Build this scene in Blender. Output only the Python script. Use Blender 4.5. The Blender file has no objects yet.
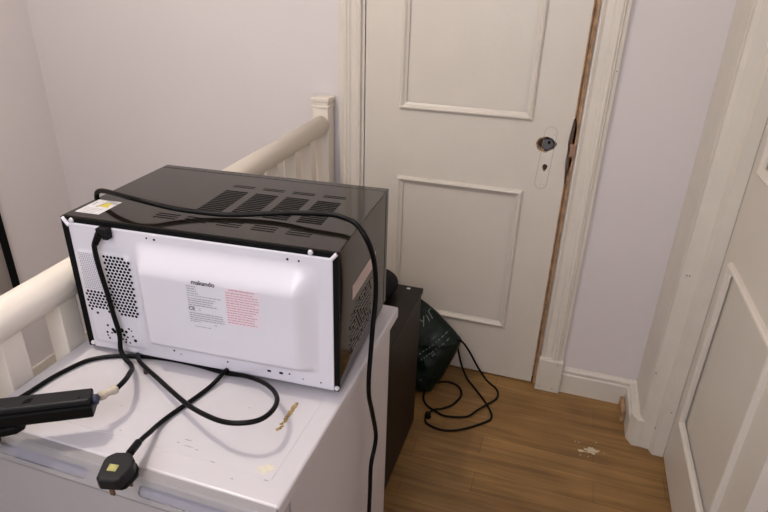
import bpy, bmesh, math, random
from mathutils import Vector, Matrix, noise
from mathutils.bvhtree import BVHTree
random.seed(7)
S = bpy.context.scene
COL = S.collection

# ---------------------------------------------------------------- camera
F_PX = 581.66
cam_d = bpy.data.cameras.new('camera'); cam_d.sensor_width = 36; cam_d.lens = F_PX * 36 / 768
cam_d.clip_start = .02
cam = bpy.data.objects.new('camera', cam_d); COL.objects.link(cam)
th, ya, ro = math.radians(25.5978), math.radians(-17.2545), math.radians(1.6533)
fw = Vector((math.sin(ya)*math.cos(th), math.cos(ya)*math.cos(th), -math.sin(th)))
rt = fw.cross(Vector((0, 0, 1))).normalized(); up = rt.cross(fw)
r2 = rt*math.cos(ro) + up*math.sin(ro); u2 = -rt*math.sin(ro) + up*math.cos(ro)
M4 = Matrix((r2, u2, -fw)).transposed().to_4x4(); M4.translation = Vector((.7431, -2.0941, 1.5328))
cam.matrix_world = M4
S.camera = cam

# ---------------------------------------------------------------- light and exposure
S.view_settings.view_transform = 'Standard'; S.view_settings.look = 'None'
S.view_settings.gamma = 1; S.view_settings.use_curve_mapping = False
S.view_settings.exposure = 0.0
W = bpy.data.worlds.new('world'); S.world = W; W.use_nodes = True
W.node_tree.nodes['Background'].inputs[0].default_value = (.95, .90, .90, 1)
W.node_tree.nodes['Background'].inputs[1].default_value = .45

def light(name, kind, loc, energy, color, size, target=None, sy=None):
    d = bpy.data.lights.new(name, kind); d.energy = energy; d.color = color
    if kind == 'AREA':
        d.size = size
        if sy: d.shape = 'RECTANGLE'; d.size_y = sy
    else: d.shadow_soft_size = size
    o = bpy.data.objects.new(name, d); COL.objects.link(o); o.location = loc
    if target: o.rotation_euler = (Vector(target)-Vector(loc)).to_track_quat('-Z', 'Y').to_euler()
    return o
light('ceiling_lamp_light', 'POINT', (-.33, -1.42, 2.40), 33, (1, .90, .80), .05)
light('added_stairwell_fill', 'POINT', (-.95, -1.75, .15), 2.5, (1, .88, .76), .08)  # added fill, no known lamp here; brightens the wall seen between balusters
light('room_light_behind', 'AREA', (.35, -2.75, 1.9), 15, (.88, .88, 1), .9, (.5, -.6, .8), .9)

# ---------------------------------------------------------------- materials
def nmat(name, rgb, rough=.5, metal=0, spec=.5, coat=0, bump=None, var=None, coat_rough=.08):
    m = bpy.data.materials.new(name); m.use_nodes = True
    nt = m.node_tree; b = nt.nodes['Principled BSDF']
    b.inputs['Base Color'].default_value = (*rgb, 1); b.inputs['Roughness'].default_value = rough
    b.inputs['Metallic'].default_value = metal; b.inputs['Specular IOR Level'].default_value = spec
    b.inputs['Coat Weight'].default_value = coat; b.inputs['Coat Roughness'].default_value = coat_rough
    tc = nt.nodes.new('ShaderNodeTexCoord')
    if bump:
        n = nt.nodes.new('ShaderNodeTexNoise'); n.inputs['Scale'].default_value = bump[0]; n.inputs['Detail'].default_value = 5
        nt.links.new(tc.outputs['Object'], n.inputs['Vector'])
        k = nt.nodes.new('ShaderNodeBump'); k.inputs['Strength'].default_value = bump[1]; k.inputs['Distance'].default_value = .01
        nt.links.new(n.outputs['Fac'], k.inputs['Height']); nt.links.new(k.outputs['Normal'], b.inputs['Normal'])
    if var:
        n = nt.nodes.new('ShaderNodeTexNoise'); n.inputs['Scale'].default_value = var[0]; n.inputs['Detail'].default_value = 6
        nt.links.new(tc.outputs['Object'], n.inputs['Vector'])
        r = nt.nodes.new('ShaderNodeValToRGB')
        r.color_ramp.elements[0].position = .35; r.color_ramp.elements[1].position = .68
        r.color_ramp.elements[0].color = (*[c*(1-var[1]) for c in rgb], 1)
        r.color_ramp.elements[1].color = (*[min(1, c*(1+var[1])) for c in rgb], 1)
        nt.links.new(n.outputs['Fac'], r.inputs['Fac']); nt.links.new(r.outputs['Color'], b.inputs['Base Color'])
    return m

WALL = nmat('wall_paint', (.73, .685, .68), .75, spec=.2, bump=(35, .06), var=(1.3, .015))
WOODPAINT = nmat('cream_gloss_paint', (.71, .66, .585), .38, bump=(45, .10), var=(6, .02))
CASING = nmat('cream_trim_paint', (.73, .68, .60), .42, bump=(60, .10), var=(9, .03))
RAILP = nmat('handrail_cream_paint', (.80, .74, .65), .35, bump=(50, .06))
RAW = nmat('raw_brown_wood', (.42, .26, .14), .75, bump=(90, .3), var=(30, .35))
HOLE = nmat('splintered_hole_wood', (.11, .06, .04), .9, bump=(120, .6), var=(60, .5))
MECH = nmat('dull_lock_metal', (.16, .16, .17), .45, .7)
BRASS = nmat('worn_strike_metal', (.35, .22, .15), .5, .5)
ENAMEL = nmat('white_enamel', (.58, .555, .57), .42, coat=.15, bump=(14, .02), var=(4, .02), coat_rough=.25)
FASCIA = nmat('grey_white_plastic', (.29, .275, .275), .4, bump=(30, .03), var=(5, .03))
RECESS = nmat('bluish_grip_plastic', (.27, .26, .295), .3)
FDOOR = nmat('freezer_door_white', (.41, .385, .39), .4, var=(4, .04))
PLATE = nmat('white_painted_steel', (.70, .68, .72), .3, coat=.3, coat_rough=.15)
WRAP = nmat('glossy_black_steel', (.010, .0075, .0055), .085, spec=.42, bump=(5, .003))
BLACK = nmat('black_plastic', (.004, .004, .0042), .35, spec=.15)
BLACKM = nmat('matt_black', (.005, .005, .005), .8, spec=.1)
RUBBER = nmat('black_cable_rubber', (.004, .0036, .0036), .38, spec=.12)
CHARC = nmat('charcoal_plastic', (.012, .012, .013), .45, spec=.2)
CHROME = nmat('zinc_screw', (.78, .78, .80), .3, .35)
GLINT = nmat('painted_slot_glint', (.35, .36, .38), .35, .6)  # pale grey stands in for light glinting in the side vents
INK = nmat('printed_black_ink', (.05, .05, .055), .6)
INKG = nmat('printed_grey_ink', (.30, .30, .32), .6)
INKR = nmat('printed_red_ink', (.62, .28, .31), .6)
PINKL = nmat('pale_red_label', (.74, .66, .70), .35)
PAPER = nmat('silver_white_sticker', (.62, .61, .62), .5)
YEL = nmat('yellow_ink', (.55, .47, .06), .5)
PINK = nmat('pinkish_label', (.52, .42, .38), .5)
YLAB = nmat('faded_yellow_label', (.38, .36, .12), .6, var=(90, .2))
TAGM = nmat('cream_tape', (.52, .46, .36), .7, bump=(120, .3), var=(80, .08))
BLUEW = nmat('blue_wire_plastic', (.02, .022, .06), .5)
RUST = nmat('rusty_scrape', (.33, .23, .09), .8, bump=(300, .5), var=(160, .6))
GLUE = nmat('yellowed_glue', (.66, .62, .50), .6, var=(90, .12))
SCUFF = nmat('grey_scuff', (.36, .34, .33), .8)
DARKW = nmat('dark_brown_cabinet', (.010, .0065, .005), .45, spec=.2, bump=(40, .05), var=(10, .3))
CLOTH = nmat('black_soft_cloth', (.004, .004, .005), .7, spec=.15, bump=(60, .3))
PRINT = nmat('white_bag_print', (.20, .24, .22), .6)
CARPET = nmat('beige_stair_carpet', (.32, .27, .22), .95, spec=.1, bump=(300, .5))
PANELG = nmat('grey_brown_panel', (.30, .26, .24), .4)
DUST = nmat('plaster_dust', (.62, .55, .40), .9, bump=(200, .5))
BRKT = nmat('brown_pin', (.16, .09, .05), .5, .5)

BAGM = nmat('green_plastic_bag', (.003, .010, .0065), .35, spec=.25, bump=(28, .5), var=(9, .4))
def floor_mat():
    m = bpy.data.materials.new('oak_laminate'); m.use_nodes = True; nt = m.node_tree; b = nt.nodes['Principled BSDF']
    N = nt.nodes.new; L = nt.links.new
    tc = N('ShaderNodeTexCoord')
    br = N('ShaderNodeTexBrick'); L(tc.outputs['Object'], br.inputs['Vector'])
    br.inputs['Scale'].default_value = 1; br.inputs['Brick Width'].default_value = .62; br.inputs['Row Height'].default_value = .095
    br.inputs['Mortar Size'].default_value = .0011; br.inputs['Mortar Smooth'].default_value = .6; br.offset = .37
    br.inputs['Color1'].default_value = (.335, .188, .062, 1); br.inputs['Color2'].default_value = (.275, .15, .048, 1); br.inputs['Mortar'].default_value = (.15, .08, .028, 1)
    mp = N('ShaderNodeMapping'); mp.inputs['Scale'].default_value = (1.6, 26, 1); L(tc.outputs['Object'], mp.inputs['Vector'])
    n = N('ShaderNodeTexNoise'); n.inputs['Scale'].default_value = 1.5; n.inputs['Detail'].default_value = 8; n.inputs['Distortion'].default_value = .9; L(mp.outputs[0], n.inputs['Vector'])
    r = N('ShaderNodeValToRGB'); r.color_ramp.elements[0].position = .3; r.color_ramp.elements[1].position = .72
    r.color_ramp.elements[0].color = (.62, .60, .56, 1); r.color_ramp.elements[1].color = (1.15, 1.15, 1.15, 1); L(n.outputs['Fac'], r.inputs['Fac'])
    mx = N('ShaderNodeMix'); mx.data_type = 'RGBA'; mx.blend_type = 'MULTIPLY'; mx.inputs['Factor'].default_value = 1
    L(br.outputs['Color'], mx.inputs['A']); L(r.outputs['Color'], mx.inputs['B'])
    n2 = N('ShaderNodeTexNoise'); n2.inputs['Scale'].default_value = 5; n2.inputs['Detail'].default_value = 4; L(tc.outputs['Object'], n2.inputs['Vector'])
    r2_ = N('ShaderNodeValToRGB'); r2_.color_ramp.elements[0].position = .3; r2_.color_ramp.elements[1].position = .7
    r2_.color_ramp.elements[0].color = (.8, .8, .8, 1); r2_.color_ramp.elements[1].color = (1.1, 1.1, 1.08, 1); L(n2.outputs['Fac'], r2_.inputs['Fac'])
    mx2 = N('ShaderNodeMix'); mx2.data_type = 'RGBA'; mx2.blend_type = 'MULTIPLY'; mx2.inputs['Factor'].default_value = 1
    L(mx.outputs['Result'], mx2.inputs['A']); L(r2_.outputs['Color'], mx2.inputs['B'])
    L(mx2.outputs['Result'], b.inputs['Base Color']); b.inputs['Roughness'].default_value = .42
    return m
FLOOR = floor_mat()

# ---------------------------------------------------------------- helpers
def link(name, bm, mat, parent=None, smooth=False, bevel=0, seg=2):
    bmesh.ops.recalc_face_normals(bm, faces=bm.faces)
    me = bpy.data.meshes.new(name); bm.to_mesh(me); bm.free()
    me.materials.append(mat)
    if smooth:
        for p in me.polygons: p.use_smooth = True
    o = bpy.data.objects.new(name, me); COL.objects.link(o)
    if parent is not None:
        o.parent = parent
        if not parent.get('_local'): 
            base = parent
            off = Vector(base.get('_base', (0, 0, 0)))
            o.location = -off if base.type == 'EMPTY' else (0, 0, 0)
    if bevel:
        m = o.modifiers.new('bevel', 'BEVEL'); m.width = bevel; m.segments = seg; m.limit_method = 'ANGLE'; m.angle_limit = math.radians(40)
    return o

def bbox(bm, x0, x1, y0, y1, z0, z1, mtx=None):
    vs = [bm.verts.new(p) for p in ((x0,y0,z0),(x1,y0,z0),(x1,y1,z0),(x0,y1,z0),(x0,y0,z1),(x1,y0,z1),(x1,y1,z1),(x0,y1,z1))]
    for f in ((0,3,2,1),(4,5,6,7),(0,1,5,4),(1,2,6,5),(2,3,7,6),(3,0,4,7)): bm.faces.new([vs[i] for i in f])
    if mtx is not None:
        for v in vs: v.co = mtx @ v.co
    return vs

def box(name, x0, x1, y0, y1, z0, z1, mat, parent=None, bevel=0, mtx=None, seg=2):
    bm = bmesh.new(); bbox(bm, x0, x1, y0, y1, z0, z1, mtx); return link(name, bm, mat, parent, bevel=bevel, seg=seg)

def prism(bm, pts, d, mtx=None):
    """pts: 3D polygon; d: extrusion vector"""
    d = Vector(d); a = [bm.verts.new(Vector(p)) for p in pts]; b = [bm.verts.new(Vector(p)+d) for p in pts]
    bm.faces.new(a); bm.faces.new(b[::-1]); n = len(a)
    for i in range(n): bm.faces.new((a[i], a[(i+1) % n], b[(i+1) % n], b[i]))
    if mtx is not None:
        for v in a+b: v.co = mtx @ v.co

def cyl(bm, c, axis, r, h, n=16, r2=None):
    axis = Vector(axis).normalized(); q = axis.to_track_quat('Z', 'Y'); r2 = r if r2 is None else r2
    a = [bm.verts.new(Vector(c)+q @ Vector((r*math.cos(2*math.pi*i/n), r*math.sin(2*math.pi*i/n), 0))) for i in range(n)]
    b = [bm.verts.new(Vector(c)+q @ Vector((r2*math.cos(2*math.pi*i/n), r2*math.sin(2*math.pi*i/n), h))) for i in range(n)]
    bm.faces.new(a[::-1]); bm.faces.new(b)
    for i in range(n): bm.faces.new((a[i], a[(i+1) % n], b[(i+1) % n], b[i]))

def spline(pts, step=6):
    P = [Vector(p) for p in pts]; P = [P[0]*2-P[1]] + P + [P[-1]*2-P[-2]]; out = []
    for i in range(1, len(P)-2):
        a, b, c, d = P[i-1:i+3]
        for k in range(step):
            t = k/step
            out.append(.5*((2*b)+(-a+c)*t+(2*a-5*b+4*c-d)*t*t+(-a+3*b-3*c+d)*t**3))
    out.append(P[-2]); return out

def tube(bm, pts, r, n=12, step=6, smooth=True):
    Q = spline(pts, step) if smooth else [Vector(p) for p in pts]
    nrm = None; rings = []
    for i, p in enumerate(Q):
        t = (Q[min(i+1, len(Q)-1)]-Q[max(i-1, 0)]).normalized()
        if nrm is None: nrm = t.orthogonal().normalized()
        nrm = (nrm - t*nrm.dot(t)).normalized(); bn = t.cross(nrm)
        rr = r(i/(len(Q)-1)) if callable(r) else r
        rings.append([bm.verts.new(p+(nrm*math.cos(2*math.pi*k/n)+bn*math.sin(2*math.pi*k/n))*rr) for k in range(n)])
    for a, b in zip(rings, rings[1:]):
        for k in range(n): bm.faces.new((a[k], a[(k+1) % n], b[(k+1) % n], b[k]))
    bm.faces.new(rings[0][::-1]); bm.faces.new(rings[-1])

def cable(name, pts, r, mat, parent=None):
    bm = bmesh.new(); tube(bm, pts, r); return link(name, bm, mat, parent, smooth=True)

def tag(o, label=None, cat=None, group=None, kind=None):
    if label: o['label'] = label
    if cat: o['category'] = cat
    if group: o['group'] = group
    if kind: o['kind'] = kind
    return o
def st(o): o['kind'] = 'structure'; return o
def thing(name, loc, label, cat, rz=0, local=False):
    e = bpy.data.objects.new(name, None); COL.objects.link(e); e.location = loc; e.rotation_euler = (0, 0, rz)
    e.empty_display_size = .05
    if local: e['_local'] = 1
    else: e['_base'] = tuple(loc)
    return tag(e, label, cat)
def structg(name, loc=(0, 0, 0)):
    e = bpy.data.objects.new(name, None); COL.objects.link(e); e.location = loc; e['_base'] = tuple(loc); e['kind'] = 'structure'; return e

def cut(o, cutters):
    """boolean out a temporary cutter mesh and bake the result"""
    me = bpy.data.meshes.new('t'); bm = cutters; bmesh.ops.recalc_face_normals(bm, faces=bm.faces); bm.to_mesh(me); bm.free()
    c = bpy.data.objects.new('t', me); COL.objects.link(c); c.matrix_world = o.matrix_basis
    m = o.modifiers.new('cut', 'BOOLEAN'); m.object = c; m.solver = 'EXACT'
    bpy.context.view_layer.update()
    dg = bpy.context.evaluated_depsgraph_get()
    nm = bpy.data.meshes.new_from_object(o.evaluated_get(dg)); o.modifiers.clear(); o.data = nm
    bpy.data.objects.remove(c); bpy.data.meshes.remove(me)

# ================================================================= SETTING
st(box('ceiling', -1.65, 1.42, -3.2, .12, 2.5, 2.56, nmat('ceiling_paint', (.78, .76, .75), .8)))
# floor of the landing, lower quarter landing in the stairwell
st(box('floor', -.215, 1.30, -3.2, .058, -.15, 0, FLOOR))
st(box('floor_stairwell', -1.53, -.215, -3.2, 0, -.42, -.29, CARPET))
st(box('trim_landing_edge', -.235, -.215, -3.2, 0, -.29, .008, CASING, bevel=.003))
# walls
bm = bmesh.new()
bbox(bm, -1.53, -.215, 0, .12, -.42, 2.5); bbox(bm, -.215, -.012, 0, .12, .0, 2.5); bbox(bm, -.012, .776, 0, .12, 2.02, 2.5); bbox(bm, .776, 1.36, 0, .12, -.15, 2.5)
bbox(bm, -.012, .776, .06, .12, -.15, 2.02)
st(link('wall_back', bm, WALL))
st(box('wall_left', -1.65, -1.53, -3.2, .12, -.42, 2.5, WALL))
bm = bmesh.new()
bbox(bm, 1.157, 1.30, -.205, 0, -.15, 2.5); bbox(bm, 1.30, 1.42, -3.2, 0, -.15, 2.5)
st(link('wall_right', bm, WALL))
st(box('baseboard_stairwell', -1.53, -1.515, -3.2, 0, -.29, -.2, CASING, bevel=.003))

# baseboard between the two doorways (with its moulded top) and short return
bm = bmesh.new()
prof = [(0, 0), (-.016, 0), (-.016, .086), (-.011, .092), (-.013, .098), (-.013, .106), (-.006, .114), (-.004, .118), (0, .118)]
prism(bm, [(.868, y, z) for y, z in prof], (1.157-.868, 0, 0))
st(link('baseboard_back', bm, CASING))
bm = bmesh.new()
prism(bm, [(1.157+y*2, -.017, z) for y, z in prof], (0, -.19, 0))
st(link('baseboard_right', bm, CASING))
o = st(box('trim_1', 1.108, 1.122, -.122, -.02, 0, .045, RAW, bevel=.002)); o.name = 'trim_1'

# casings of the back doorway: stepped architrave profile
def casing(name, x_in, x_out, z0, z1, ybase=0):
    s = 1 if x_out > x_in else -1; w = abs(x_out-x_in)
    pr = [(0, 0), (0, -.016), (.006, -.019), (.012, -.016), (.016, -.013), (w*.42, -.015), (w*.5, -.021), (w*.58, -.022), (w*.62, -.026), (w*.72, -.028), (w*.78, -.024), (w*.82, -.024), (w*.86, -.018), (w, -.016), (w, 0)]
    bm = bmesh.new(); prism(bm, [(x_in+s*a, ybase+b, z0) for a, b in pr], (0, 0, z1-z0)); return st(link(name, bm, CASING))
casing('trim_2', -.014, -.097, -.05, 2.1)
casing('trim_3', .782, .868, .15, 2.1)
st(box('trim_4', .776, .873, -.034, 0, 0, .152, CASING, bevel=.004))
st(box('trim_5', -.10, .87, -.024, 0, 2.022, 2.11, CASING, bevel=.006))
# jamb strips in the opening: raw brown timber on the lock side
bm = bmesh.new(); bbox(bm, .764, .776, .004, .06, 0, 2.02); bbox(bm, .771, .7775, -.012, .006, .155, 2.02)
st(link('trim_6', bm, RAW))
st(box('trim_7', -.012, -.003, 0, .06, 0, 2.02, CASING))

# right doorway: architrave facing the camera, two steps
bm = bmesh.new()
prism(bm, [(1.157, -.205, 0), (1.157, -.232, 0), (1.168, -.244, 0), (1.203, -.247, 0), (1.207, -.258, 0), (1.213, -.272, 0), (1.2495, -.272, 0), (1.2495, -.205, 0)], (0, 0, 2.1))
st(link('trim_8', bm, CASING))
st(box('trim_11', 1.1555, 1.1575, -.206, -.001, .118, 2.5, CASING))
bm = bmesh.new(); prism(bm, [(1.125, -.203, 0), (1.125, -.212, 0), (1.144, -.2465, 0), (1.168, -.2465, 0), (1.160, -.203, 0)], (0, 0, .118))
st(link('trim_10', bm, CASING, bevel=.002))

# ---- panelled door leaf in local coordinates (face at y = 0, leaf behind it), x 0..w
def molding(bm, x0, x1, z0, z1, w=.027, h=.014):
    pr = [(0, 0), (.002, h*.55), (.006, h*.9), (.011, h), (.015, h*.8), (.019, h*.35), (w, .001), (w, 0)]
    rings = []
    for a, b in pr:
        rings.append([bm.verts.new((x0+a, -b, z0+a)), bm.verts.new((x1-a, -b, z0+a)), bm.verts.new((x1-a, -b, z1-a)), bm.verts.new((x0+a, -b, z1-a))])
    for A, B in zip(rings, rings[1:]):
        for k in range(4): bm.faces.new((A[k], A[(k+1) % 4], B[(k+1) % 4], B[k]))

def leaf_mesh(w=.762, t=.04):
    bm = bmesh.new(); X = [0, .155, .601, w] if w > .7 else [0, .13, w-.13, w]
    return X
PAN = [(.1354, .6209, .2484, .8412), (.1354, .6209, 1.0958, 1.86)]
def door_leaf(name, w=.762, hole=False, pans=PAN):
    bm = bmesh.new(); bbox(bm, .0015, w-.004, 0, .04, .008, 1.985)
    o = link(name, bm, WOODPAINT)
    c = bmesh.new()
    for x0, x1, z0, z1 in pans: bbox(c, x0+.016, x1-.016, -.01, .005, z0+.016, z1-.016)
    cut(o, c)
    if hole:
        c = bmesh.new()
        random.seed(3)
        pts = []
        for i in range(22):
            a = 2*math.pi*i/22; rx = .033+random.uniform(-.003, .003); rz = .0275+random.uniform(-.003, .003)
            x = .676+rx*math.cos(a); z = 1.018+rz*math.sin(a)
            if abs(a) < .3 or a > 6: x += .006
            pts.append((x, -.01, z))
        prism(c, pts, (0, .034, 0))
        pts = [(.684+.0085*math.cos(a)*(1+.3*math.sin(a)), -.01, .934+.0135*math.sin(a)) for a in [2*math.pi*i/14 for i in range(14)]]
        prism(c, pts, (0, .034, 0))
        # ragged mortice at the lock edge
        pts = [(.752, 0, 1.0), (.749, 0, 1.035), (.752, 0, 1.07), (.757, 0, 1.115), (.77, 0, 1.12), (.77, 0, .885), (.757, 0, .89), (.754, 0, .93), (.750, 0, .965)]
        prism(c, [(x, -.01, z) for x, y, z in pts], (0, .03, 0))
        cut(o, c)
    return o

d1 = st(door_leaf('door_1', hole=True))
bm = bmesh.new()
for p in PAN: molding(bm, *p)
link('panel_molding', bm, WOODPAINT, d1)
# old handle hole: splintered wood and the lock case inside
bm = bmesh.new(); bbox(bm, .64, .712, .0235, .0245, .985, 1.05); bbox(bm, .672, .696, .0235, .0245, .915, .955); link('hole_backing', bm, HOLE, d1)
bm = bmesh.new()
pts = [(.668, .010, 1.001), (.684, .010, .997), (.698, .010, 1.008), (.702, .010, 1.020), (.692, .010, 1.034), (.674, .010, 1.035), (.665, .010, 1.028)]
prism(bm, pts, (0, .012, 0)); link('lock_case', bm, MECH, d1)
bm = bmesh.new(); cyl(bm, (.686, .004, 1.024), (0, 1, 0), .005, .01); link('spindle_hub', bm, BLACKM, d1)
bm = bmesh.new(); 
random.seed(5)
for i in range(26):
    a = random.uniform(1.7, 4.6); x = .674+.029*math.cos(a); z = 1.018+.025*math.sin(a)
    bbox(bm, x-.002, x+.003, .004+random.random()*.01, .02, z-.004, z+.004)
link('splinters', bm, RAW, d1)
# pale outline left by the old backplate (raised paint ridge)
pts = []
for i in range(13): a = math.pi*i/12; pts.append((.688+.021*math.cos(a), -.0002, 1.060+.021*math.sin(a)))
for i in range(13): a = math.pi+math.pi*i/12; pts.append((.678+.021*math.cos(a), -.0002, .876+.021*math.sin(a)))
pts.append(pts[0])
OUTL = nmat('paint_ridge_line', (.42, .37, .31), .6)
bm = bmesh.new(); tube(bm, pts, .0007, 6, smooth=False); link('backplate_outline', bm, OUTL, d1)
bm = bmesh.new()
for x, z in ((.70, 1.055), (.676, .872), (.690, .872)): cyl(bm, (x, -.0006, z), (0, 1, 0), .0016, .001, 8)
link('screw_hole', bm, SCUFF, d1)
# exposed latch in the edge
bm = bmesh.new()
prism(bm, [(.7545, .004, 1.0), (.752, .004, 1.03), (.7555, .004, 1.07), (.760, .004, 1.11), (.766, .004, 1.11), (.7785, .004, 1.03), (.779, .004, 1.0), (.770, .004, .95), (.760, .004, .895), (.7565, .004, .93)], (0, .03, 0))
link('latch_splinters', bm, HOLE, d1)
box('strike_plate', .759, .7795, -.013, .006, .985, 1.028, BRASS, d1, bevel=.002)
bm = bmesh.new(); bbox(bm, .7575, .762, -.001, .02, .04, .885); bbox(bm, .7575, .762, -.001, .02, 1.12, 1.98); link('bare_edge', bm, RAW, d1)

# right door leaf runs from its architrave towards the camera (hinge side far)
PAN2 = [(.0865, .5595, .229, .824), (.0865, .5595, 1.078, 1.84)]
d2 = door_leaf('door_2', .69, pans=PAN2)
for v in d2.data.vertices: v.co = Vector((v.co.y+1.2504, -.2715-v.co.x, v.co.z))
d2.data.flip_normals(); st(d2)
bm = bmesh.new()
for p in PAN2: molding(bm, *p)
for v in bm.verts: v.co = Vector((v.co.y+1.2504, -.2715-v.co.x, v.co.z))
link('panel_molding', bm, WOODPAINT, d2)

# nail heads and chips in the casings
bm = bmesh.new()
for x, y, z in ((.862, -.0175, 1.28), (.85, -.036, .137), (.79, -.036, .02), (.845, -.036, .02)): cyl(bm, (x, y, z), (0, 1, 0), .0028, .003, 10)
for x, z in ((1.17, .71), (1.178, .71), (1.235, .2), (1.16, .33), (1.2, .12)): cyl(bm, (x, -.248 if x < 1.2 else -.274, z), (0, 1, 0), .0026, .004, 10)
st(link('trim_9', bm, SCUFF))

# black-edged panel on the left wall
t = thing('picture_frame', (-1.528, -.75, 0), 'black-edged upright framed panel on the stairwell wall at the far left', 'picture frame')
bm = bmesh.new()
X0, X1 = -1.53, -1.505
bbox(bm, X0, X1, -.418, -.388, .15, 1.15); bbox(bm, X0, X1, -1.12, -1.09, .15, 1.15); bbox(bm, X0, X1, -1.09, -.418, 1.12, 1.15); bbox(bm, X0, X1, -1.09, -.418, .15, .18)
link('frame', bm, BLACKM, t)
box('panel', -1.53, -1.515, -1.09, -.418, .18, 1.12, PANELG, t)

# ================================================================= STAIR BALUSTRADE
t = thing('stair_balustrade', (-.150, -1.2, 0), 'cream painted handrail, newel post and square balusters beside the white freezer', 'railing')
cx = -.150
o = box('newel_post', cx-.034, cx+.030, -.072, -.014, 0, 1.085, RAILP, t, bevel=.004)
bm = bmesh.new(); bbox(bm, cx-.038, cx+.032, -.075, -.010, 1.085, 1.098); bbox(bm, cx-.035, cx+.030, -.072, -.013, 1.098, 1.108); bbox(bm, cx-.039, cx+.033, -.076, -.009, 1.108, 1.124)
link('newel_cap', bm, RAILP, t, bevel=.003)
# handrail: rounded mopstick section, very slightly falling towards the camera
bm = bmesh.new(); n = 28; rings = []
for y, zc in ((-.07, 1.022), (-1.0, .992), (-2.0, .958), (-3.0, .925)):
    ring = []
    for k in range(n):
        a = 2*math.pi*k/n - math.pi/2
        x = .034*math.cos(a); z = .035*math.sin(a)
        if z < -.027: z = -.028
        ring.append(bm.verts.new((cx+x, y, zc+z)))
    rings.append(ring)
for A, B in zip(rings, rings[1:]):
    for k in range(n): bm.faces.new((A[k], A[(k+1) % n], B[(k+1) % n], B[k]))
bm.faces.new(rings[0]); bm.faces.new(rings[-1][::-1])
link('handrail', bm, RAILP, t, smooth=True)
for i in range(14):
    y1 = -.168-.1285*i
    box('baluster', cx-.021, cx+.021, y1-.045, y1, .03, .990-.0333*(-y1)+.012, RAILP, t, bevel=.002)
box('base_rail', cx-.030, cx+.020, -2.1, -.085, .008, .035, RAILP, t, bevel=.003)

# ================================================================= DARK CABINET behind
t = thing('storage_cabinet', (.13, -.67, 0), 'low dark brown cabinet standing behind the white freezer', 'cabinet')
box('body', -.09, .354, -.945, -.398, .012, .562, DARKW, t, bevel=.002)
box('top_panel', -.095, .358, -.95, -.39, .5625, .581, DARKW, t, bevel=.002)
bm = bmesh.new()
for x, y in ((-.06, -.9), (.32, -.9), (-.06, -.44), (.32, -.44)): cyl(bm, (x, y, 0), (0, 0, 1), .018, .0125, 14)
link('foot', bm, BLACKM, t)
box('cam_cover', .305, .317, -.415, -.405, .581, .5818, PAPER, t)

# soft black rounded bundle on the cabinet
bm = bmesh.new()
bmesh.ops.create_uvsphere(bm, u_segments=40, v_segments=24, radius=1)
for v in bm.verts:
    p = v.co.copy(); k = 1+.06*noise.noise(p*2.2)
    v.co = Vector((.20+.088*p.x*k, -.49+.115*p.y*k, .581+.034+.036*max(-.94, p.z*k) + (.0)))
o = link('soft_bag', bm, CLOTH, smooth=True); tag(o, 'small soft black rounded bundle on the dark cabinet behind the microwave', 'bag')

# ================================================================= GREEN BAG
# outline in x/z, thickness in y: a slumped carrier bag, wedge shaped with a pointed right corner
out = [(.05, .004), (.20, .0), (.33, .0), (.375, .008), (.405, .055), (.432, .12), (.456, .182), (.468, .222), (.43, .252), (.38, .288), (.33, .325), (.28, .358), (.21, .40), (.12, .42), (.05, .42)]
def inside_map(s, tt):
    # s angle 0..1 along outline, tt 0..1 from centre to rim
    n = len(out); f = s*n; i = int(f) % n; fr = f-int(f)
    a = Vector(out[i]); b = Vector(out[(i+1) % n]); e = a.lerp(b, fr); c = Vector((.24, .2)); return c.lerp(e, tt)
bm = bmesh.new(); NS, NT = 120, 26
grid = {}
for side in (-1, 1):
    for i in range(NS):
        for j in range(1, NT+1):
            if side == 1 and j == NT: grid[(side, i, j)] = grid[(-1, i, j)]; continue
            tt = j/NT; p = inside_map(i/NS, tt)
            thick = .088*(max(0, 1-tt**2.4))**.55*(1-.35*p.y/.44)
            nz = noise.noise(Vector((p.x*9, p.y*9, side*3)))*.016+noise.noise(Vector((p.x*24+5, p.y*24, side*7)))*.008
            ym = -.205+.12*min(1, p.y/.30)
            y = ym+side*(thick+nz*min(1, (1-tt)*3))
            y = min(y, -.036)
            grid[(side, i, j)] = bm.verts.new((p.x, y, max(.001, p.y)))
    grid[(side, 'c')] = bm.verts.new((.24, -.12+side*.08, .2))
for side in (-1, 1):
    for i in range(NS):
        i2 = (i+1) % NS
        bm.faces.new((grid[(side, 'c')], grid[(side, i, 1)], grid[(side, i2, 1)]))
        for j in range(1, NT): bm.faces.new((grid[(side, i, j)], grid[(side, i, j+1)], grid[(side, i2, j+1)], grid[(side, i2, j)]))
bm.normal_update(); tree = BVHTree.FromBMesh(bm)
bag = link('carrier_bag', bm, BAGM, smooth=True)
tag(bag, 'dark green plastic carrier bag with white print slumped between cabinet and panelled door', 'bag')
def on_bag(pts2, rad=.0016, bmx=None):
    P = []
    for x, z in pts2:
        hit = tree.ray_cast(Vector((x, -1, z)), Vector((0, 1, 0)))
        if hit[0] is not None: P.append(hit[0]+Vector((0, -.0005, 0)))
    if len(P) > 1: tube(bmx, P, rad, 6, smooth=False)
def seg(a, b, n=5): return [(a[0]+(b[0]-a[0])*i/n, a[1]+(b[1]-a[1])*i/n) for i in range(n+1)]
bm = bmesh.new(); ca, sa = math.cos(.72), math.sin(.72)
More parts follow.
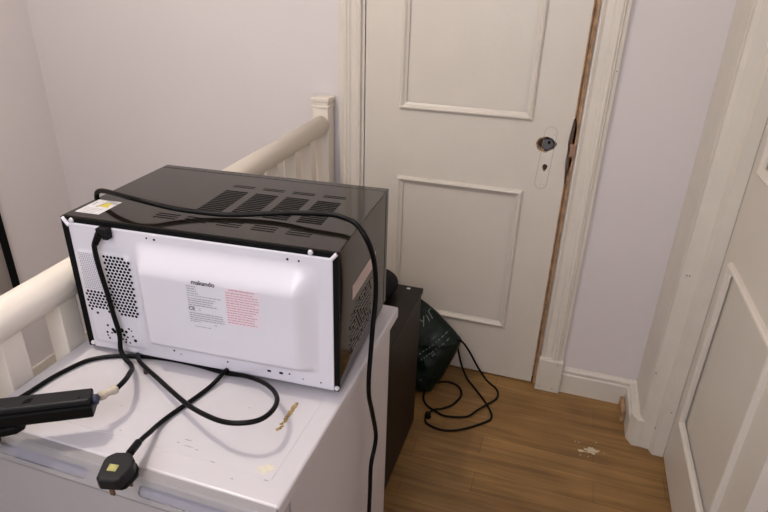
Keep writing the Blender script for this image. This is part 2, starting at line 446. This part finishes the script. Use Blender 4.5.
def strokes(ox, oz, s, L, rad):
    for a, b in L:
        A = (ox+s*(a[0]*ca-a[1]*sa), oz+s*(a[0]*sa+a[1]*ca)); B = (ox+s*(b[0]*ca-b[1]*sa), oz+s*(b[0]*sa+b[1]*ca))
        on_bag(seg(A, B), rad, bm)
big = [((0, 1), (.3, .45)), ((.6, 1), (.1, 0)), ((.9, 0), (.9, .9)), ((1.3, 0), (1.3, 1.1)), ((1.3, 1.1), (1.7, 1.1)), ((1.9, .1), (1.9, 1)), ((1.7, 1.0), (2.2, 1.0))]
strokes(.312, .272, .030, big, .0017)
random.seed(11)
for row, (ox, oz, ln) in enumerate(((.315, .175, .15), (.325, .155, .13))):
    x = 0
    while x < ln:
        w = random.uniform(.006, .012)
        strokes(ox+x*ca, oz+x*sa, 1, [((0, 0), (w, 0)), ((w*.5, -.003), (w*.5, .003))], .0011)
        x += w+random.uniform(.003, .008)
strokes(.372, .172, .018, [((0, 0), (0, 1)), ((0, 1), (.6, .9)), ((.6, .9), (.6, .5)), ((.6, .5), (0, .5)), ((.2, .5), (.7, 0))], .0012)
strokes(.31, .10, .012, [((0, 0), (0, 1)), ((.5, 0), (.6, 1))], .0012); strokes(.335, .07, .012, [((0, .5), (1, .5))], .001)
link('bag_print', bm, PRINT, bag)

# floor lead coming out of the bag
R = .0042; z = R
floorp = [(.440, -.13, .228), (.470, -.125, .222), (.500, -.10, .165), (.53, -.06, .080), (.555, -.038, .025), (.585, -.055, z), (.630, -.099, z), (.636, -.153, z), (.599, -.221, z+.006), (.575, -.262, z+.008), (.539, -.305, z), (.461, -.327, z), (.413, -.312, z+.002), (.376, -.288, z), (.352, -.242, z), (.358, -.175, z), (.409, -.12, z), (.468, -.127, z), (.497, -.18, z), (.475, -.252, z), (.440, -.290, z), (.413, -.318, z+.0085), (.391, -.350, z), (.404, -.392, z), (.467, -.407, z), (.531, -.384, z), (.600, -.325, z), (.634, -.275, z), (.604, -.205, z), (.545, -.125, z), (.500, -.085, .020), (.470, -.075, .075), (.455, -.095, .15), (.455, -.115, .185), (.452, -.125, .205)]
t = thing('floor_cable', (.5, -.25, 0), 'thin black lead looped on the oak floor beside the green bag', 'cable')
cable('cord', floorp, R, RUBBER, t)
bm = bmesh.new(); cyl(bm, (.398, -.352, 0), (0, 0, 1), .014, .022, 14, .011); link('cord_plug', bm, RUBBER, t, smooth=False, bevel=.003)

# plaster crumbs and marks
def blob(bm, x, y, z, rx, ry, h, seed, n=22):
    random.seed(seed); c = bm.verts.new((x, y, z+h)); rim = []
    for i in range(n):
        a = 2*math.pi*i/n; k = random.uniform(.55, 1.1); rim.append(bm.verts.new((x+rx*k*math.cos(a), y+ry*k*math.sin(a), z+.0001)))
    for i in range(n): bm.faces.new((c, rim[i], rim[(i+1) % n]))
bm = bmesh.new(); blob(bm, 1.005, -.325, 0, .03, .018, .003, 1); blob(bm, .97, -.338, 0, .016, .007, .002, 2)
for i in range(9): blob(bm, .93+random.random()*.12, -.37+random.random()*.1, 0, .003, .003, .002, 30+i, 8)
o = link('plaster_crumbs', bm, DUST); tag(o, 'pale smear of plaster crumbs on the oak floor near the right doorway', 'debris', kind='stuff')

# ================================================================= FREEZER
FX0, FX1, FYB, FYF = -.127, .4356, -.977, -1.589
t = thing('chest_freezer', (.154, -1.28, 0), 'white worn under-counter freezer the microwave stands on', 'freezer'); t.name = 'freezer'
box('cabinet', FX0+.006, FX1-.012, -1.515, FYB-.022, .02, .822, ENAMEL, t, bevel=.004)
lid = box('top_panel', FX0, FX1, -1.575, FYB, .822, .8495, ENAMEL, t, bevel=.005, seg=3)
bm = bmesh.new(); bbox(bm, FX0+.03, FX1-.033, -1.532, FYB-.03, .849, .850); link('worktop_inset', bm, ENAMEL, t, bevel=.0004)
# front fascia with two finger recesses, leaning out
bm = bmesh.new(); prism(bm, [(FX0+.001, -1.575, .8485), (FX0+.001, -1.587, .8485), (FX0+.001, -1.591, .846), (FX0+.001, -1.608, .819), (FX0+.001, -1.607, .814), (FX0+.001, -1.575, .814)], (FX1-FX0-.002, 0, 0))
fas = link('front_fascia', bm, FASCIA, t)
sd = Vector((0, -.017, -.027)).normalized(); nn = Vector((0, -.027, .017)).normalized()
def stadium(x0, x1, r, depth, off, cc=Vector((0, -1.6000, .8318))):
    pts = []
    for i in range(13): a = -math.pi/2+math.pi*i/12; pts.append((x1-r+r*math.cos(a), r*math.sin(a)))
    for i in range(13): a = math.pi/2+math.pi*i/12; pts.append((x0+r+r*math.cos(a), r*math.sin(a)))
    return [Vector((p, 0, 0))+cc+sd*q+nn*off for p, q in pts]
c = bmesh.new()
for x0, x1 in ((-.075, .122), (.215, .41)): prism(c, stadium(x0, x1, .0088, 0, .01), -nn*.0135)
loc_ = fas.location.copy(); fas.parent = None; fas.location = (0, 0, 0); cut(fas, c); fas.parent = t; fas.location = loc_
for x0, x1 in ((-.075, .122), (.215, .41)):
    bm = bmesh.new(); prism(bm, stadium(x0+.0005, x1-.0005, .0083, 0, -.0033), -nn*.003); link('grip_recess', bm, RECESS, t)
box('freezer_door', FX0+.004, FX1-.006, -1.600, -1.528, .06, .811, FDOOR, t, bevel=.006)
bm = bmesh.new(); bbox(bm, FX0+.01, FX1-.014, -1.528, -1.515, .06, .81); link('door_seal', bm, RECESS, t)
box('plinth', FX0+.02, FX1-.02, -1.50, FYB-.03, 0, .02, BLACKM, t)

# scrape, glue square and scuffs on the freezer top
bm = bmesh.new()
random.seed(9)
for i in range(16):
    f = i/15; x = .3625+.0015*math.sin(i*2); y = -1.362-.07*f; w = .0048-.002*abs(f-.2)
    blob(bm, x+random.uniform(-.001, .001), y, .85, w+random.random()*.001, .004, .0008, 50+i, 9)
link('rust_scrape', bm, RUST, t)
bm = bmesh.new(); prism(bm, [(.369, -1.519, .85), (.384, -1.527, .85), (.399, -1.510, .85), (.385, -1.502, .85)], (0, 0, .0006)); link('glue_patch', bm, GLUE, t)
bm = bmesh.new(); random.seed(21)
for x, y, a in ((.238, -1.502, .008), (.225, -1.512, .004), (.246, -1.514, .010), (.262, -1.516, .004), (.30, -1.53, .006), (.345, -1.549, .004), (.29, -1.40, .002), (.08, -1.47, .002), (.04, -1.45, .0015), (.395, -1.535, .005), (.33, -1.33, .003), (.05, -1.40, .0015), (.12, -1.52, .002)):
    blob(bm, x, y, .85, a, .0014, .0003, int(x*1e4), 10)
link('scuff_marks', bm, SCUFF, t)

# ================================================================= MICROWAVE
w, d, h = .5137, .3324, .2721
ANG = math.radians(3.5172)
MO = Vector((-.08777, -1.34784, .862))
t = thing('microwave_oven', MO, 'black microwave oven with white back plate standing back to front on the freezer', 'microwave', ANG, True)
MW = Matrix.Translation(MO) @ Matrix.Rotation(ANG, 4, 'Z')
def mwp(u, dd, v): return MW @ Vector((u, dd, v))
box('casing', -.009, w, .004, d-.0205, -.004, h, WRAP, t, bevel=.002, seg=3)
box('oven_door', -.009, w+.0005, d-.020, d, .002, h-.0002, WRAP, t, bevel=.0015)
# black return lip round the back
bm = bmesh.new(); bbox(bm, -.008, .011, -.001, .006, -.003, h-.001); bbox(bm, w-.010, w-.001, -.001, .006, -.003, h-.001); bbox(bm, .011, w-.010, -.001, .006, .2625, h-.001)
link('casing_lip', bm, BLACKM, t)
# back plate with pressed bulge
def s(x): x = max(0, min(1, x)); return x*x*(3-2*x)
NU, NV = 200, 110
u0, u1, v0, v1 = .0075, .5045, -.001, .2615
bm = bmesh.new(); G = []
for i in range(NU+1):
    row = []
    for j in range(NV+1):
        u = u0+(u1-u0)*i/NU; v = v0+(v1-v0)*j/NV
        hgt = .023*s((u-.130)/.028)*s((.484-u)/.045)*s((v-.027)/.024)*s((.247-v)/.058)
        # gentle raised field round the fan perforations
        hgt += .0030*s((u-.012)/.006)*s((.126-u)/.008)*s((v-.012)/.006)*s((.214-v)/.012)
        row.append(bm.verts.new((u, -.003-hgt, v)))
    G.append(row)
for i in range(NU):
    for j in range(NV): bm.faces.new((G[i][j], G[i+1][j], G[i+1][j+1], G[i][j+1]))
# edge skirt
rim = [G[i][0] for i in range(NU+1)]+[G[NU][j] for j in range(1, NV+1)]+[G[i][NV] for i in range(NU-1, -1, -1)]+[G[0][j] for j in range(NV-1, 0, -1)]
bk = [bm.verts.new((v_.co.x, .006, v_.co.z)) for v_ in rim]
for i in range(len(rim)): bm.faces.new((rim[i], rim[(i+1) % len(rim)], bk[(i+1) % len(rim)], bk[i]))
plate = link('back_plate', bm, PLATE, t, smooth=True)
bm = bmesh.new()   # folded tabs in the top corners
for a, b in (((.0095, .257), (-.003, .2705)), ((.5035, .2615), (.5115, .271))):
    A, B = Vector((a[0], -.004, a[1])), Vector((b[0], -.002, b[1])); tube(bm, [A, (A+B)/2, B], .0034, 10)
link('corner_tab', bm, PLATE, t, smooth=True)
for (u, v) in ((.0145, .2665), (.467, .2675), (.003, .005), (.5095, .0045)):
    bm = bmesh.new(); cyl(bm, (u, .0, v), (0, -1, 0), .0050, .0045, 14, .0036); link('screw', bm, CHROME, t, smooth=False, bevel=.0006)
# perforations
bm = bmesh.new(); p = .0076
def field(ua, ub, va, vb, r, step, n=8, skip=None, base=.0060):
    j = 0; v = va
    while v < vb:
        u = ua+(step/2 if j % 2 else 0)
        while u < ub:
            if not (skip and skip(u, v)): cyl(bm, (u, -base-.0001, v), (0, -1, 0), r, .0003, n)
            u += step
        v += step*.866; j += 1
field(.072, .122, .087, .208, .0029, p, skip=lambda u, v: v < .094 and u < .082 or (u > .117 and v > .20))
field(.018, .062, .081, .131, .0028, p, skip=lambda u, v: v < .088 and random.random() < .5)
link('vent_perforation', bm, BLACKM, t)
bm = bmesh.new(); field(.019, .063, .134, .210, .0012, .0044, 6)
link('fine_perforation', bm, INKG, t)
bm = bmesh.new(); random.seed(4)
for u, v, r in ((.079, .050, .004), (.060, .048, .003), (.063, .044, .0035), (.046, .040, .002), (.050, .056, .002), (.046, .033, .0015), (.049, .027, .0018), (.083, .040, .0026), (.089, .048, .0026), (.090, .036, .0018), (.078, .030, .002), (.086, .030, .0016), (.096, .056, .0018), (.101, .052, .0013), (.106, .031, .0028), (.102, .040, .0015), (.084, .024, .0018), (.093, .024, .0015), (.073, .056, .0018), (.068, .038, .002), (.056, .040, .0016)):
    cyl(bm, (u, -.0061, v), (0, -1, 0), r*1.25, .0003, 9)
link('drain_hole', bm, BLACKM, t)
bm = bmesh.new()
for u, v, r in ((.165, .2525, .0018), (.180, .2515, .0022), (.427, .2505, .0022), (.447, .250, .0018), (.186, .0225, .002), (.20, .0175, .0012), (.297, .0195, .0018), (.420, .018, .0018), (.446, .0125, .0012), (.480, .0115, .0016)):
    cyl(bm, (u, -.0031, v), (0, -1, 0), r, .0003, 9)
for u, v in ((.380, .0165), (.4035, .0165)): bbox(bm, u-.0035, u+.0035, -.0034, -.003, v-.0022, v+.0022)
link('fixing_hole', bm, BLACKM, t)
# printing on the bulge (flat face at y=-.020)
YF = -.0262
def txt(body, size, u, v, mat, name, bold=0):
    c = bpy.data.curves.new('f', 'FONT'); c.body = body; c.size = size; c.extrude = .0001; c.offset = bold
    o = bpy.data.objects.new('f', c); COL.objects.link(o); bpy.context.view_layer.update()
    me = bpy.data.meshes.new_from_object(o.evaluated_get(bpy.context.evaluated_depsgraph_get())); bpy.data.objects.remove(o)
    for vv in me.vertices: vv.co = Vector((u+vv.co.x, YF-.0003-vv.co.z, v+vv.co.y))
    me.materials.clear(); me.materials.append(mat); o = bpy.data.objects.new(name, me); COL.objects.link(o); o.parent = t; return o
DU, DV = .0185, .0160
def txt2(b_, sz, u, v, m_, nm_, bo=0): return txt(b_, sz, u+DU, v+DV, m_, nm_, bo)
txt2('makando', .0122, .2385, .1735, INK, 'logo_lettering', .00022)
txt2('CE', .0105, .2275, .121, INK, 'ce_mark', .0001)
txt2('C', .0065, .2475, .122, INKG, 'approval_mark')
bm = bmesh.new(); random.seed(2)
def lines(ua, ub, va, n, dv, hh, y=YF-.0002, ragged=.2):
    for k in range(n):
        v = va-k*dv+DV; u = ua+DU; end = ub+DU-(ub-ua)*random.random()*ragged
        while u < end:
            ww = random.uniform(.003, .009); bbox(bm, u, min(end, u+ww), y-.0001, y, v-hh/2, v+hh/2); u += ww+.0012
lines(.228, .248, .1685, 3, .0045, .0015, ragged=.1)
lines(.228, .252, .155, 1, .004, .0013); lines(.228, .292, .1505, 1, .004, .0013, ragged=0)
lines(.228, .292, .145, 4, .0044, .0015, ragged=.3)
lines(.228, .295, .1155, 4, .0044, .0015, ragged=.05); lines(.228, .252, .0985, 1, .004, .0013); lines(.275, .281, .096, 1, .004, .0013, ragged=0)
lines(.236, .268, .0885, 1, .004, .0011)
link('small_print', bm, INKG, t)
bm = bmesh.new(); bbox(bm, .3005+DU, .366+DU, YF, YF+.002, .1025+DV, .1765+DV); link('warning_label', bm, PINKL, t)
bm = bmesh.new(); lines(.309, .355, .173, 1, .004, .0022, ragged=0); lines(.302, .364, .1672, 13, .0049, .0017, ragged=.22); link('warning_print', bm, INKR, t)
# vents in the top: four columns, dense field with two sparse rows
def slot(bm, ua, ub, dd, wd, hh=.0005): prism(bm, [(ua, dd, h), (ub, dd, h), (ub, dd+wd, h), (ua, dd+wd, h)], (0, 0, hh))
for i in range(4):
    ua = .203+.0655*i
    bm = bmesh.new()                      # a field of closely set slots
    for k in range(13): slot(bm, ua, ua+.048, .103+.009*k, .0044)
    link('vent_field', bm, BLACKM, t)
    bm = bmesh.new()
    for dd in (.240, .248): slot(bm, ua+.002, ua+.048, dd, .0016)
    link('vent_row', bm, BLACKM, t)
    for uu in ((ua-.059, ua) if i == 0 else (ua,)):
        bm = bmesh.new()
        for dd in (.046, .055, .064): slot(bm, uu+.004, uu+.048, dd, .0022)
        link('vent_row', bm, BLACKM, t)
# right side vents
bm = bmesh.new(); b2 = bmesh.new(); random.seed(8)
for a in range(11):
    for b in range(10):
        dd = .062+.0135*a+(.0065 if b % 2 else 0); v = .035+.0098*b
        if v > .035+.0098*(2+a*.9)+.05: continue
        cyl(bm, (w-.0001, dd, v), (1, 0, 0), .0034, .0005, 8)
        if random.random() < .55: bbox(b2, w+.0003, w+.0008, dd-.0022, dd+.0005, v-.003, v+.001)  # pale chips paint glints onto some of the dark holes
link('side_perforation', bm, BLACKM, t); link('perforation_glint', b2, GLINT, t)
bm = bmesh.new(); bbox(bm, w-.0002, w+.0005, .078, .235, .143, .172); link('side_sticker', bm, PINK, t)
bm = bmesh.new()
for x, y in ((.03, .03), (w-.03, .03), (.03, d-.05), (w-.03, d-.05)): cyl(bm, (x, y, -.012), (0, 0, 1), .012, .0125, 14)
link('foot', bm, BLACKM, t)
# sticker on the top left corner
stk = link('top_sticker', (lambda b: (bbox(b, .002, .052, .024, .090, h, h+.0004), b)[1])(bmesh.new()), PAPER, t)
bm = bmesh.new(); prism(bm, [(.024, .058, h+.0004), (.046, .058, h+.0004), (.038, .079, h+.0004), (.030, .079, h+.0004)], (0, 0, .0002)); link('yellow_triangle', bm, YEL, stk)
bm = bmesh.new(); prism(bm, [(.0215, .055, h+.0004), (.0235, .055, h+.0004), (.029, .079, h+.0004), (.0275, .079, h+.0004)], (0, 0, .0003)); bbox(bm, .0085, .010, .062, .078, h+.0004, h+.0006)
link('sticker_mark', bm, INK, stk)
bm = bmesh.new(); random.seed(6)
for k in range(4): bbox(bm, .006, .046-random.random()*.01, .028+k*.006, .0295+k*.006, h+.0004, h+.0005)
link('sticker_text', bm, INKG, stk)
# strain relief and cord: part of the microwave
bm = bmesh.new()
bbox(bm, .076, .0985, -.019, -.004, .252, .2655); bbox(bm, .088, .1, -.0205, -.006, .246, .257)
link('cord_clamp', bm, BLACK, t, bevel=.002)
bm = bmesh.new()
ax = Vector((-.62, 0, -1)).normalized(); c0_ = Vector((.080, -.015, .254))
for k in range(5): cyl(bm, c0_+ax*(.0052*k), ax, .0070-.0003*k, .0034, 14)
cyl(bm, c0_-ax*.004, ax, .0052, .030, 12); link('strain_relief', bm, RUBBER, t, bevel=.0005)
cord = [(.0655, -.0155, .232), (.0655, -.0165, .218), (.068, -.0185, .200), (.0695, -.0185, .182), (.0715, -.0185, .165), (.0755, -.0185, .133), (.079, -.0185, .091), (.0835, -.0185, .050)]
MWI = MW.inverted()
cord += [tuple(MWI @ Vector(q)) for q in ((-.004, -1.365, .880), (.008, -1.371, .866), (.026, -1.378, .8605), (.046, -1.397, .868), (.063, -1.419, .882), (.080, -1.446, .893), (.090, -1.468, .900), (.093, -1.483, .902))]
cable('mains_cord', cord, .0045, RUBBER, t)

# ================================================================= CABLE across the top, hanging down the right
R = .0045
top = [(-.112, -1.225, .90), (-.1115, -1.232, 1.0), (-.111, -1.240, 1.09), (-.1095, -1.245, 1.125), (-.106, -1.247, 1.139), (-.099, -1.250, 1.1465), (-.085, -1.255, 1.152), (-.063, -1.264, 1.156), (-.032, -1.275, 1.159), (.014, -1.286, 1.1605), (.054, -1.285, 1.156), (.092, -1.275, 1.148), (.135, -1.261, 1.142), (.179, -1.25, 1.1398), (.22, -1.235, 1.1408), (.273, -1.219, 1.145), (.33, -1.213, 1.151), (.367, -1.210, 1.153), (.396, -1.214, 1.152), (.423, -1.227, 1.149), (.446, -1.237, 1.128), (.452, -1.221, 1.090), (.452, -1.206, 1.050), (.452, -1.201, 1.010), (.452, -1.205, .975), (.452, -1.214, .945), (.452, -1.223, .894), (.452, -1.232, .842), (.452, -1.230, .792), (.452, -1.208, .733), (.452, -1.180, .654), (.452, -1.183, .621), (.452, -1.207, .587), (.452, -1.211, .516), (.452, -1.214, .42), (.453, -1.21, .25), (.456, -1.20, .06), (.475, -1.19, .012), (.50, -1.12, .0055), (.47, -1.02, .0055), (.44, -.98, .0055)]
o = cable('trailing_cable', top, .0047, RUBBER)
tag(o, 'thick black cable draped over the microwave top and hanging down the freezer side', 'cable')

# loop lying on the freezer with the plug at one end
R = .0042; zf = .8508+R
loop = [(-.098, -1.545, zf), (-.091, -1.500, zf), (-.087, -1.458, zf), (-.079, -1.423, zf), (-.067, -1.392, zf), (-.047, -1.372, zf), (-.021, -1.3575, zf), (.012, -1.347, zf), (.043, -1.338, zf), (.089, -1.332, zf), (.143, -1.331, zf), (.202, -1.335, zf+.001), (0.246, -1.337, 0.862), (0.29, -1.353, 0.872), (0.327, -1.38, 0.884), (0.353, -1.413, 0.895), (0.362, -1.448, 0.902), (0.356, -1.478, 0.907), (0.332, -1.494, 0.907), (0.302, -1.497, 0.904), (0.264, -1.487, 0.898), (0.216, -1.466, 0.888), (0.157, -1.434, 0.879), (0.109, -1.407, 0.872), (0.072, -1.388, 0.869), (0.037, -1.367, 0.866), (.010, -1.338, .858), (0, -1.318, zf-.0015), (.05, -1.27, zf-.0015), (.16, -1.27, zf-.0015), (.203, -1.305, zf), (.205, -1.325, zf+.005), (.206, -1.343, zf+.010), (.202, -1.365, zf+.004), (.196, -1.390, zf), (.187, -1.430, zf), (.178, -1.465, zf), (.176, -1.494, zf+.003), (.182, -1.522, zf+.012), (.188, -1.548, zf+.021), (.196, -1.572, zf+.027)]
t = thing('plug_lead', (.2, -1.4, .85), 'black mains lead looped on the freezer top, ending in a three-pin plug', 'cable')
cable('cord', loop, R, RUBBER, t)
bm = bmesh.new(); tube(bm, [(.189, -1.556, .878), (.194, -1.570, .882), (.199, -1.585, .886)], .0062, 12); link('cable_boot', bm, RUBBER, t, smooth=True)
bm = bmesh.new(); cyl(bm, (.060, -1.379, .8505), (0, 0, 1), .0045, .012, 12); link('cable_tie', bm, nmat('brown_tie', (.05, .025, .018), .6), t)
# plug body (top face at z~.9, tipping towards the front)
pe = bmesh.new()
top_ = [(.187, -1.6055), (.191, -1.6005), (.209, -1.5945), (.217, -1.5965), (.2275, -1.6035), (.2335, -1.6145), (.2335, -1.622), (.2315, -1.642), (.226, -1.6475), (.203, -1.6535), (.1965, -1.651), (.1835, -1.620), (.183, -1.612)]
PL = Matrix.Translation((.210, -1.621, .903)) @ Matrix.Rotation(math.radians(3), 4, 'X') @ Matrix.Scale(.93, 4) @ Matrix.Translation((-.209, 1.62, 0))
A = [pe.verts.new(PL @ Vector((x, y, -.021))) for x, y in top_]; B = [pe.verts.new(PL @ Vector((x, y, -.003))) for x, y in top_]
c0 = Vector((.209, -1.622)); C = [pe.verts.new(PL @ Vector((c0.x+(x-c0.x)*.93, c0.y+(y-c0.y)*.93, 0))) for x, y in top_]
n = len(A); pe.faces.new(A[::-1]); pe.faces.new(C)
for X, Y in ((A, B), (B, C)):
    for i in range(n): pe.faces.new((X[i], X[(i+1) % n], Y[(i+1) % n], Y[i]))
body = link('plug_body', pe, CHARC, t, bevel=.0015)
bm = bmesh.new(); base = [(c0.x+.004+(x-c0.x)*.9, c0.y+.004+(y-c0.y)*.9) for x, y in top_]
prism(bm, [PL @ Vector((x, y, -.028)) for x, y in base], PL.to_3x3() @ Vector((0, 0, .0072))); link('plug_base', bm, BLACK, t, bevel=.001)
bm = bmesh.new(); prism(bm, [PL @ Vector((x, y, 0)) for x, y in ((.199, -1.6235), (.214, -1.6215), (.2165, -1.633), (.203, -1.6355))], (0, 0, .0005)); link('plug_label', bm, YLAB, body)
for x, y, r, ln in ((.2095, -1.641, .0036, .014), (.2195, -1.6145, .003, .020), (.199, -1.612, .003, .020)):
    bm = bmesh.new(); a = PL @ Vector((x, y, -.028)); bbox(bm, a.x-r, a.x+r, a.y-.002, a.y+.002, a.z-ln, a.z+.001); link('plug_pin', bm, BRKT, t, bevel=.0006)

# ================================================================= EXTENSION BLOCK at the left front corner
dirx = Vector((.109, .065, 0)).normalized(); ang = math.atan2(dirx.y, dirx.x)
EB = Matrix.Translation((.086, -1.519, .899)) @ Matrix.Rotation(ang, 4, 'Z')
t = thing('extension_block', (-.05, -1.6, .85), 'long black plastic socket bar poking in over the front left corner of the freezer', 'extension lead')
# local: x runs back along the bar (negative), y 0 .. -.034
bm = bmesh.new(); bbox(bm, -.222, 0, -.035, -.001, -.003, .019, EB); link('bar_base', bm, BLACK, t, bevel=.003)
bm = bmesh.new(); bbox(bm, -.220, -.002, -.0325, -.0015, .0205, .031, EB); link('bar_cover', bm, CHARC, t, bevel=.003)
bm = bmesh.new(); bbox(bm, -.218, -.004, -.031, -.003, .018, .022, EB); link('bar_seam', bm, BLACKM, t)
bm = bmesh.new()
for x in (-.018, -.205): cyl(bm, EB @ Vector((x, -.025, .0308)), (0, 0, 1), .0022, .0005, 10)
prism(bm, [EB @ Vector(q) for q in ((-.098, -.024, .0309), (-.088, -.022, .0309), (-.086, -.012, .0309), (-.093, -.013, .0309), (-.0985, -.018, .0309))], (0, 0, .0005))
link('screw_recess', bm, BLACKM, t)
# plug fitted under the bar, resting on the freezer edge
bm = bmesh.new(); pts = [(-.112, -.002), (-.104, -.012), (-.103, -.026), (-.112, -.036), (-.13, -.039), (-.20, -.039), (-.21, -.03), (-.21, -.002)]
prism(bm, [EB @ Vector((x, y, -.017)) for x, y in pts], (0, 0, .0145)); link('fitted_plug', bm, BLACK, t, bevel=.003)
bm = bmesh.new(); bbox(bm, -.205, -.150, -.030, -.004, -.0485, -.0135, EB); link('plug_foot', bm, BLACK, t, bevel=.002)
bm = bmesh.new(); cyl(bm, EB @ Vector((-.002, -.014, .016)), dirx+Vector((0, 0, .05)), .0085, .007, 16); link('bar_gland', bm, BLUEW, t, bevel=.001)
bm = bmesh.new(); g = EB @ Vector((.004, -.014, .016)); tube(bm, [g, (.0905, -1.5235, .911), (.0885, -1.519, .909), (.0865, -1.515, .907)], .003, 8); link('blue_wire', bm, BLUEW, t, smooth=True)

# cream tape round the lead where it enters the block, and the short lead itself
bm = bmesh.new(); tube(bm, [(.085, -1.516, .906), (.0885, -1.506, .905), (.0915, -1.496, .904), (.0925, -1.486, .902)], lambda f: .0068+.0012*math.sin(f*9), 12); link('tape_wrap', bm, TAGM, t, smooth=True)

# ================================================================= pieces that are parts of their own
def islands(o):
    """split a mesh object into one object per loose piece, same parent and name"""
    me = o.data; n = len(me.vertices); par = list(range(n))
    def find(a):
        while par[a] != a: par[a] = par[par[a]]; a = par[a]
        return a
    for e in me.edges:
        a, b = find(e.vertices[0]), find(e.vertices[1])
        if a != b: par[a] = b
    groups = {}
    for f in me.polygons: groups.setdefault(find(f.vertices[0]), []).append(f)
    gs = list(groups.values())
    if len(gs) < 2: return
    meshes = []
    for fs in gs:
        idx = {}; vs = []; faces = []
        for f in fs:
            q = []
            for v in f.vertices:
                if v not in idx: idx[v] = len(vs); vs.append(me.vertices[v].co.copy())
                q.append(idx[v])
            faces.append(q)
        m = bpy.data.meshes.new(me.name); m.from_pydata(vs, [], faces); m.materials.append(me.materials[0])
        sm = me.polygons[0].use_smooth
        for p in m.polygons: p.use_smooth = sm
        meshes.append(m)
    for m in meshes[1:]:
        c = o.copy(); c.data = m; COL.objects.link(c)
    o.data = meshes[0]
for o in [x for x in list(bpy.data.objects) if x.type == 'MESH']:
    k = o.name.split('.')[0]
    if k in ('foot', 'corner_tab', 'screw_recess', 'screw_hole', 'drain_hole', 'fixing_hole', 'splinters', 'scuff_marks', 'rust_scrape'):
        if k in ('splinters', 'scuff_marks', 'rust_scrape'): o['kind'] = 'stuff'
        else: islands(o)
    elif k in ('vent_perforation', 'fine_perforation', 'side_perforation', 'perforation_glint', 'small_print', 'warning_print', 'bag_print', 'sticker_text'):
        o['kind'] = 'stuff'
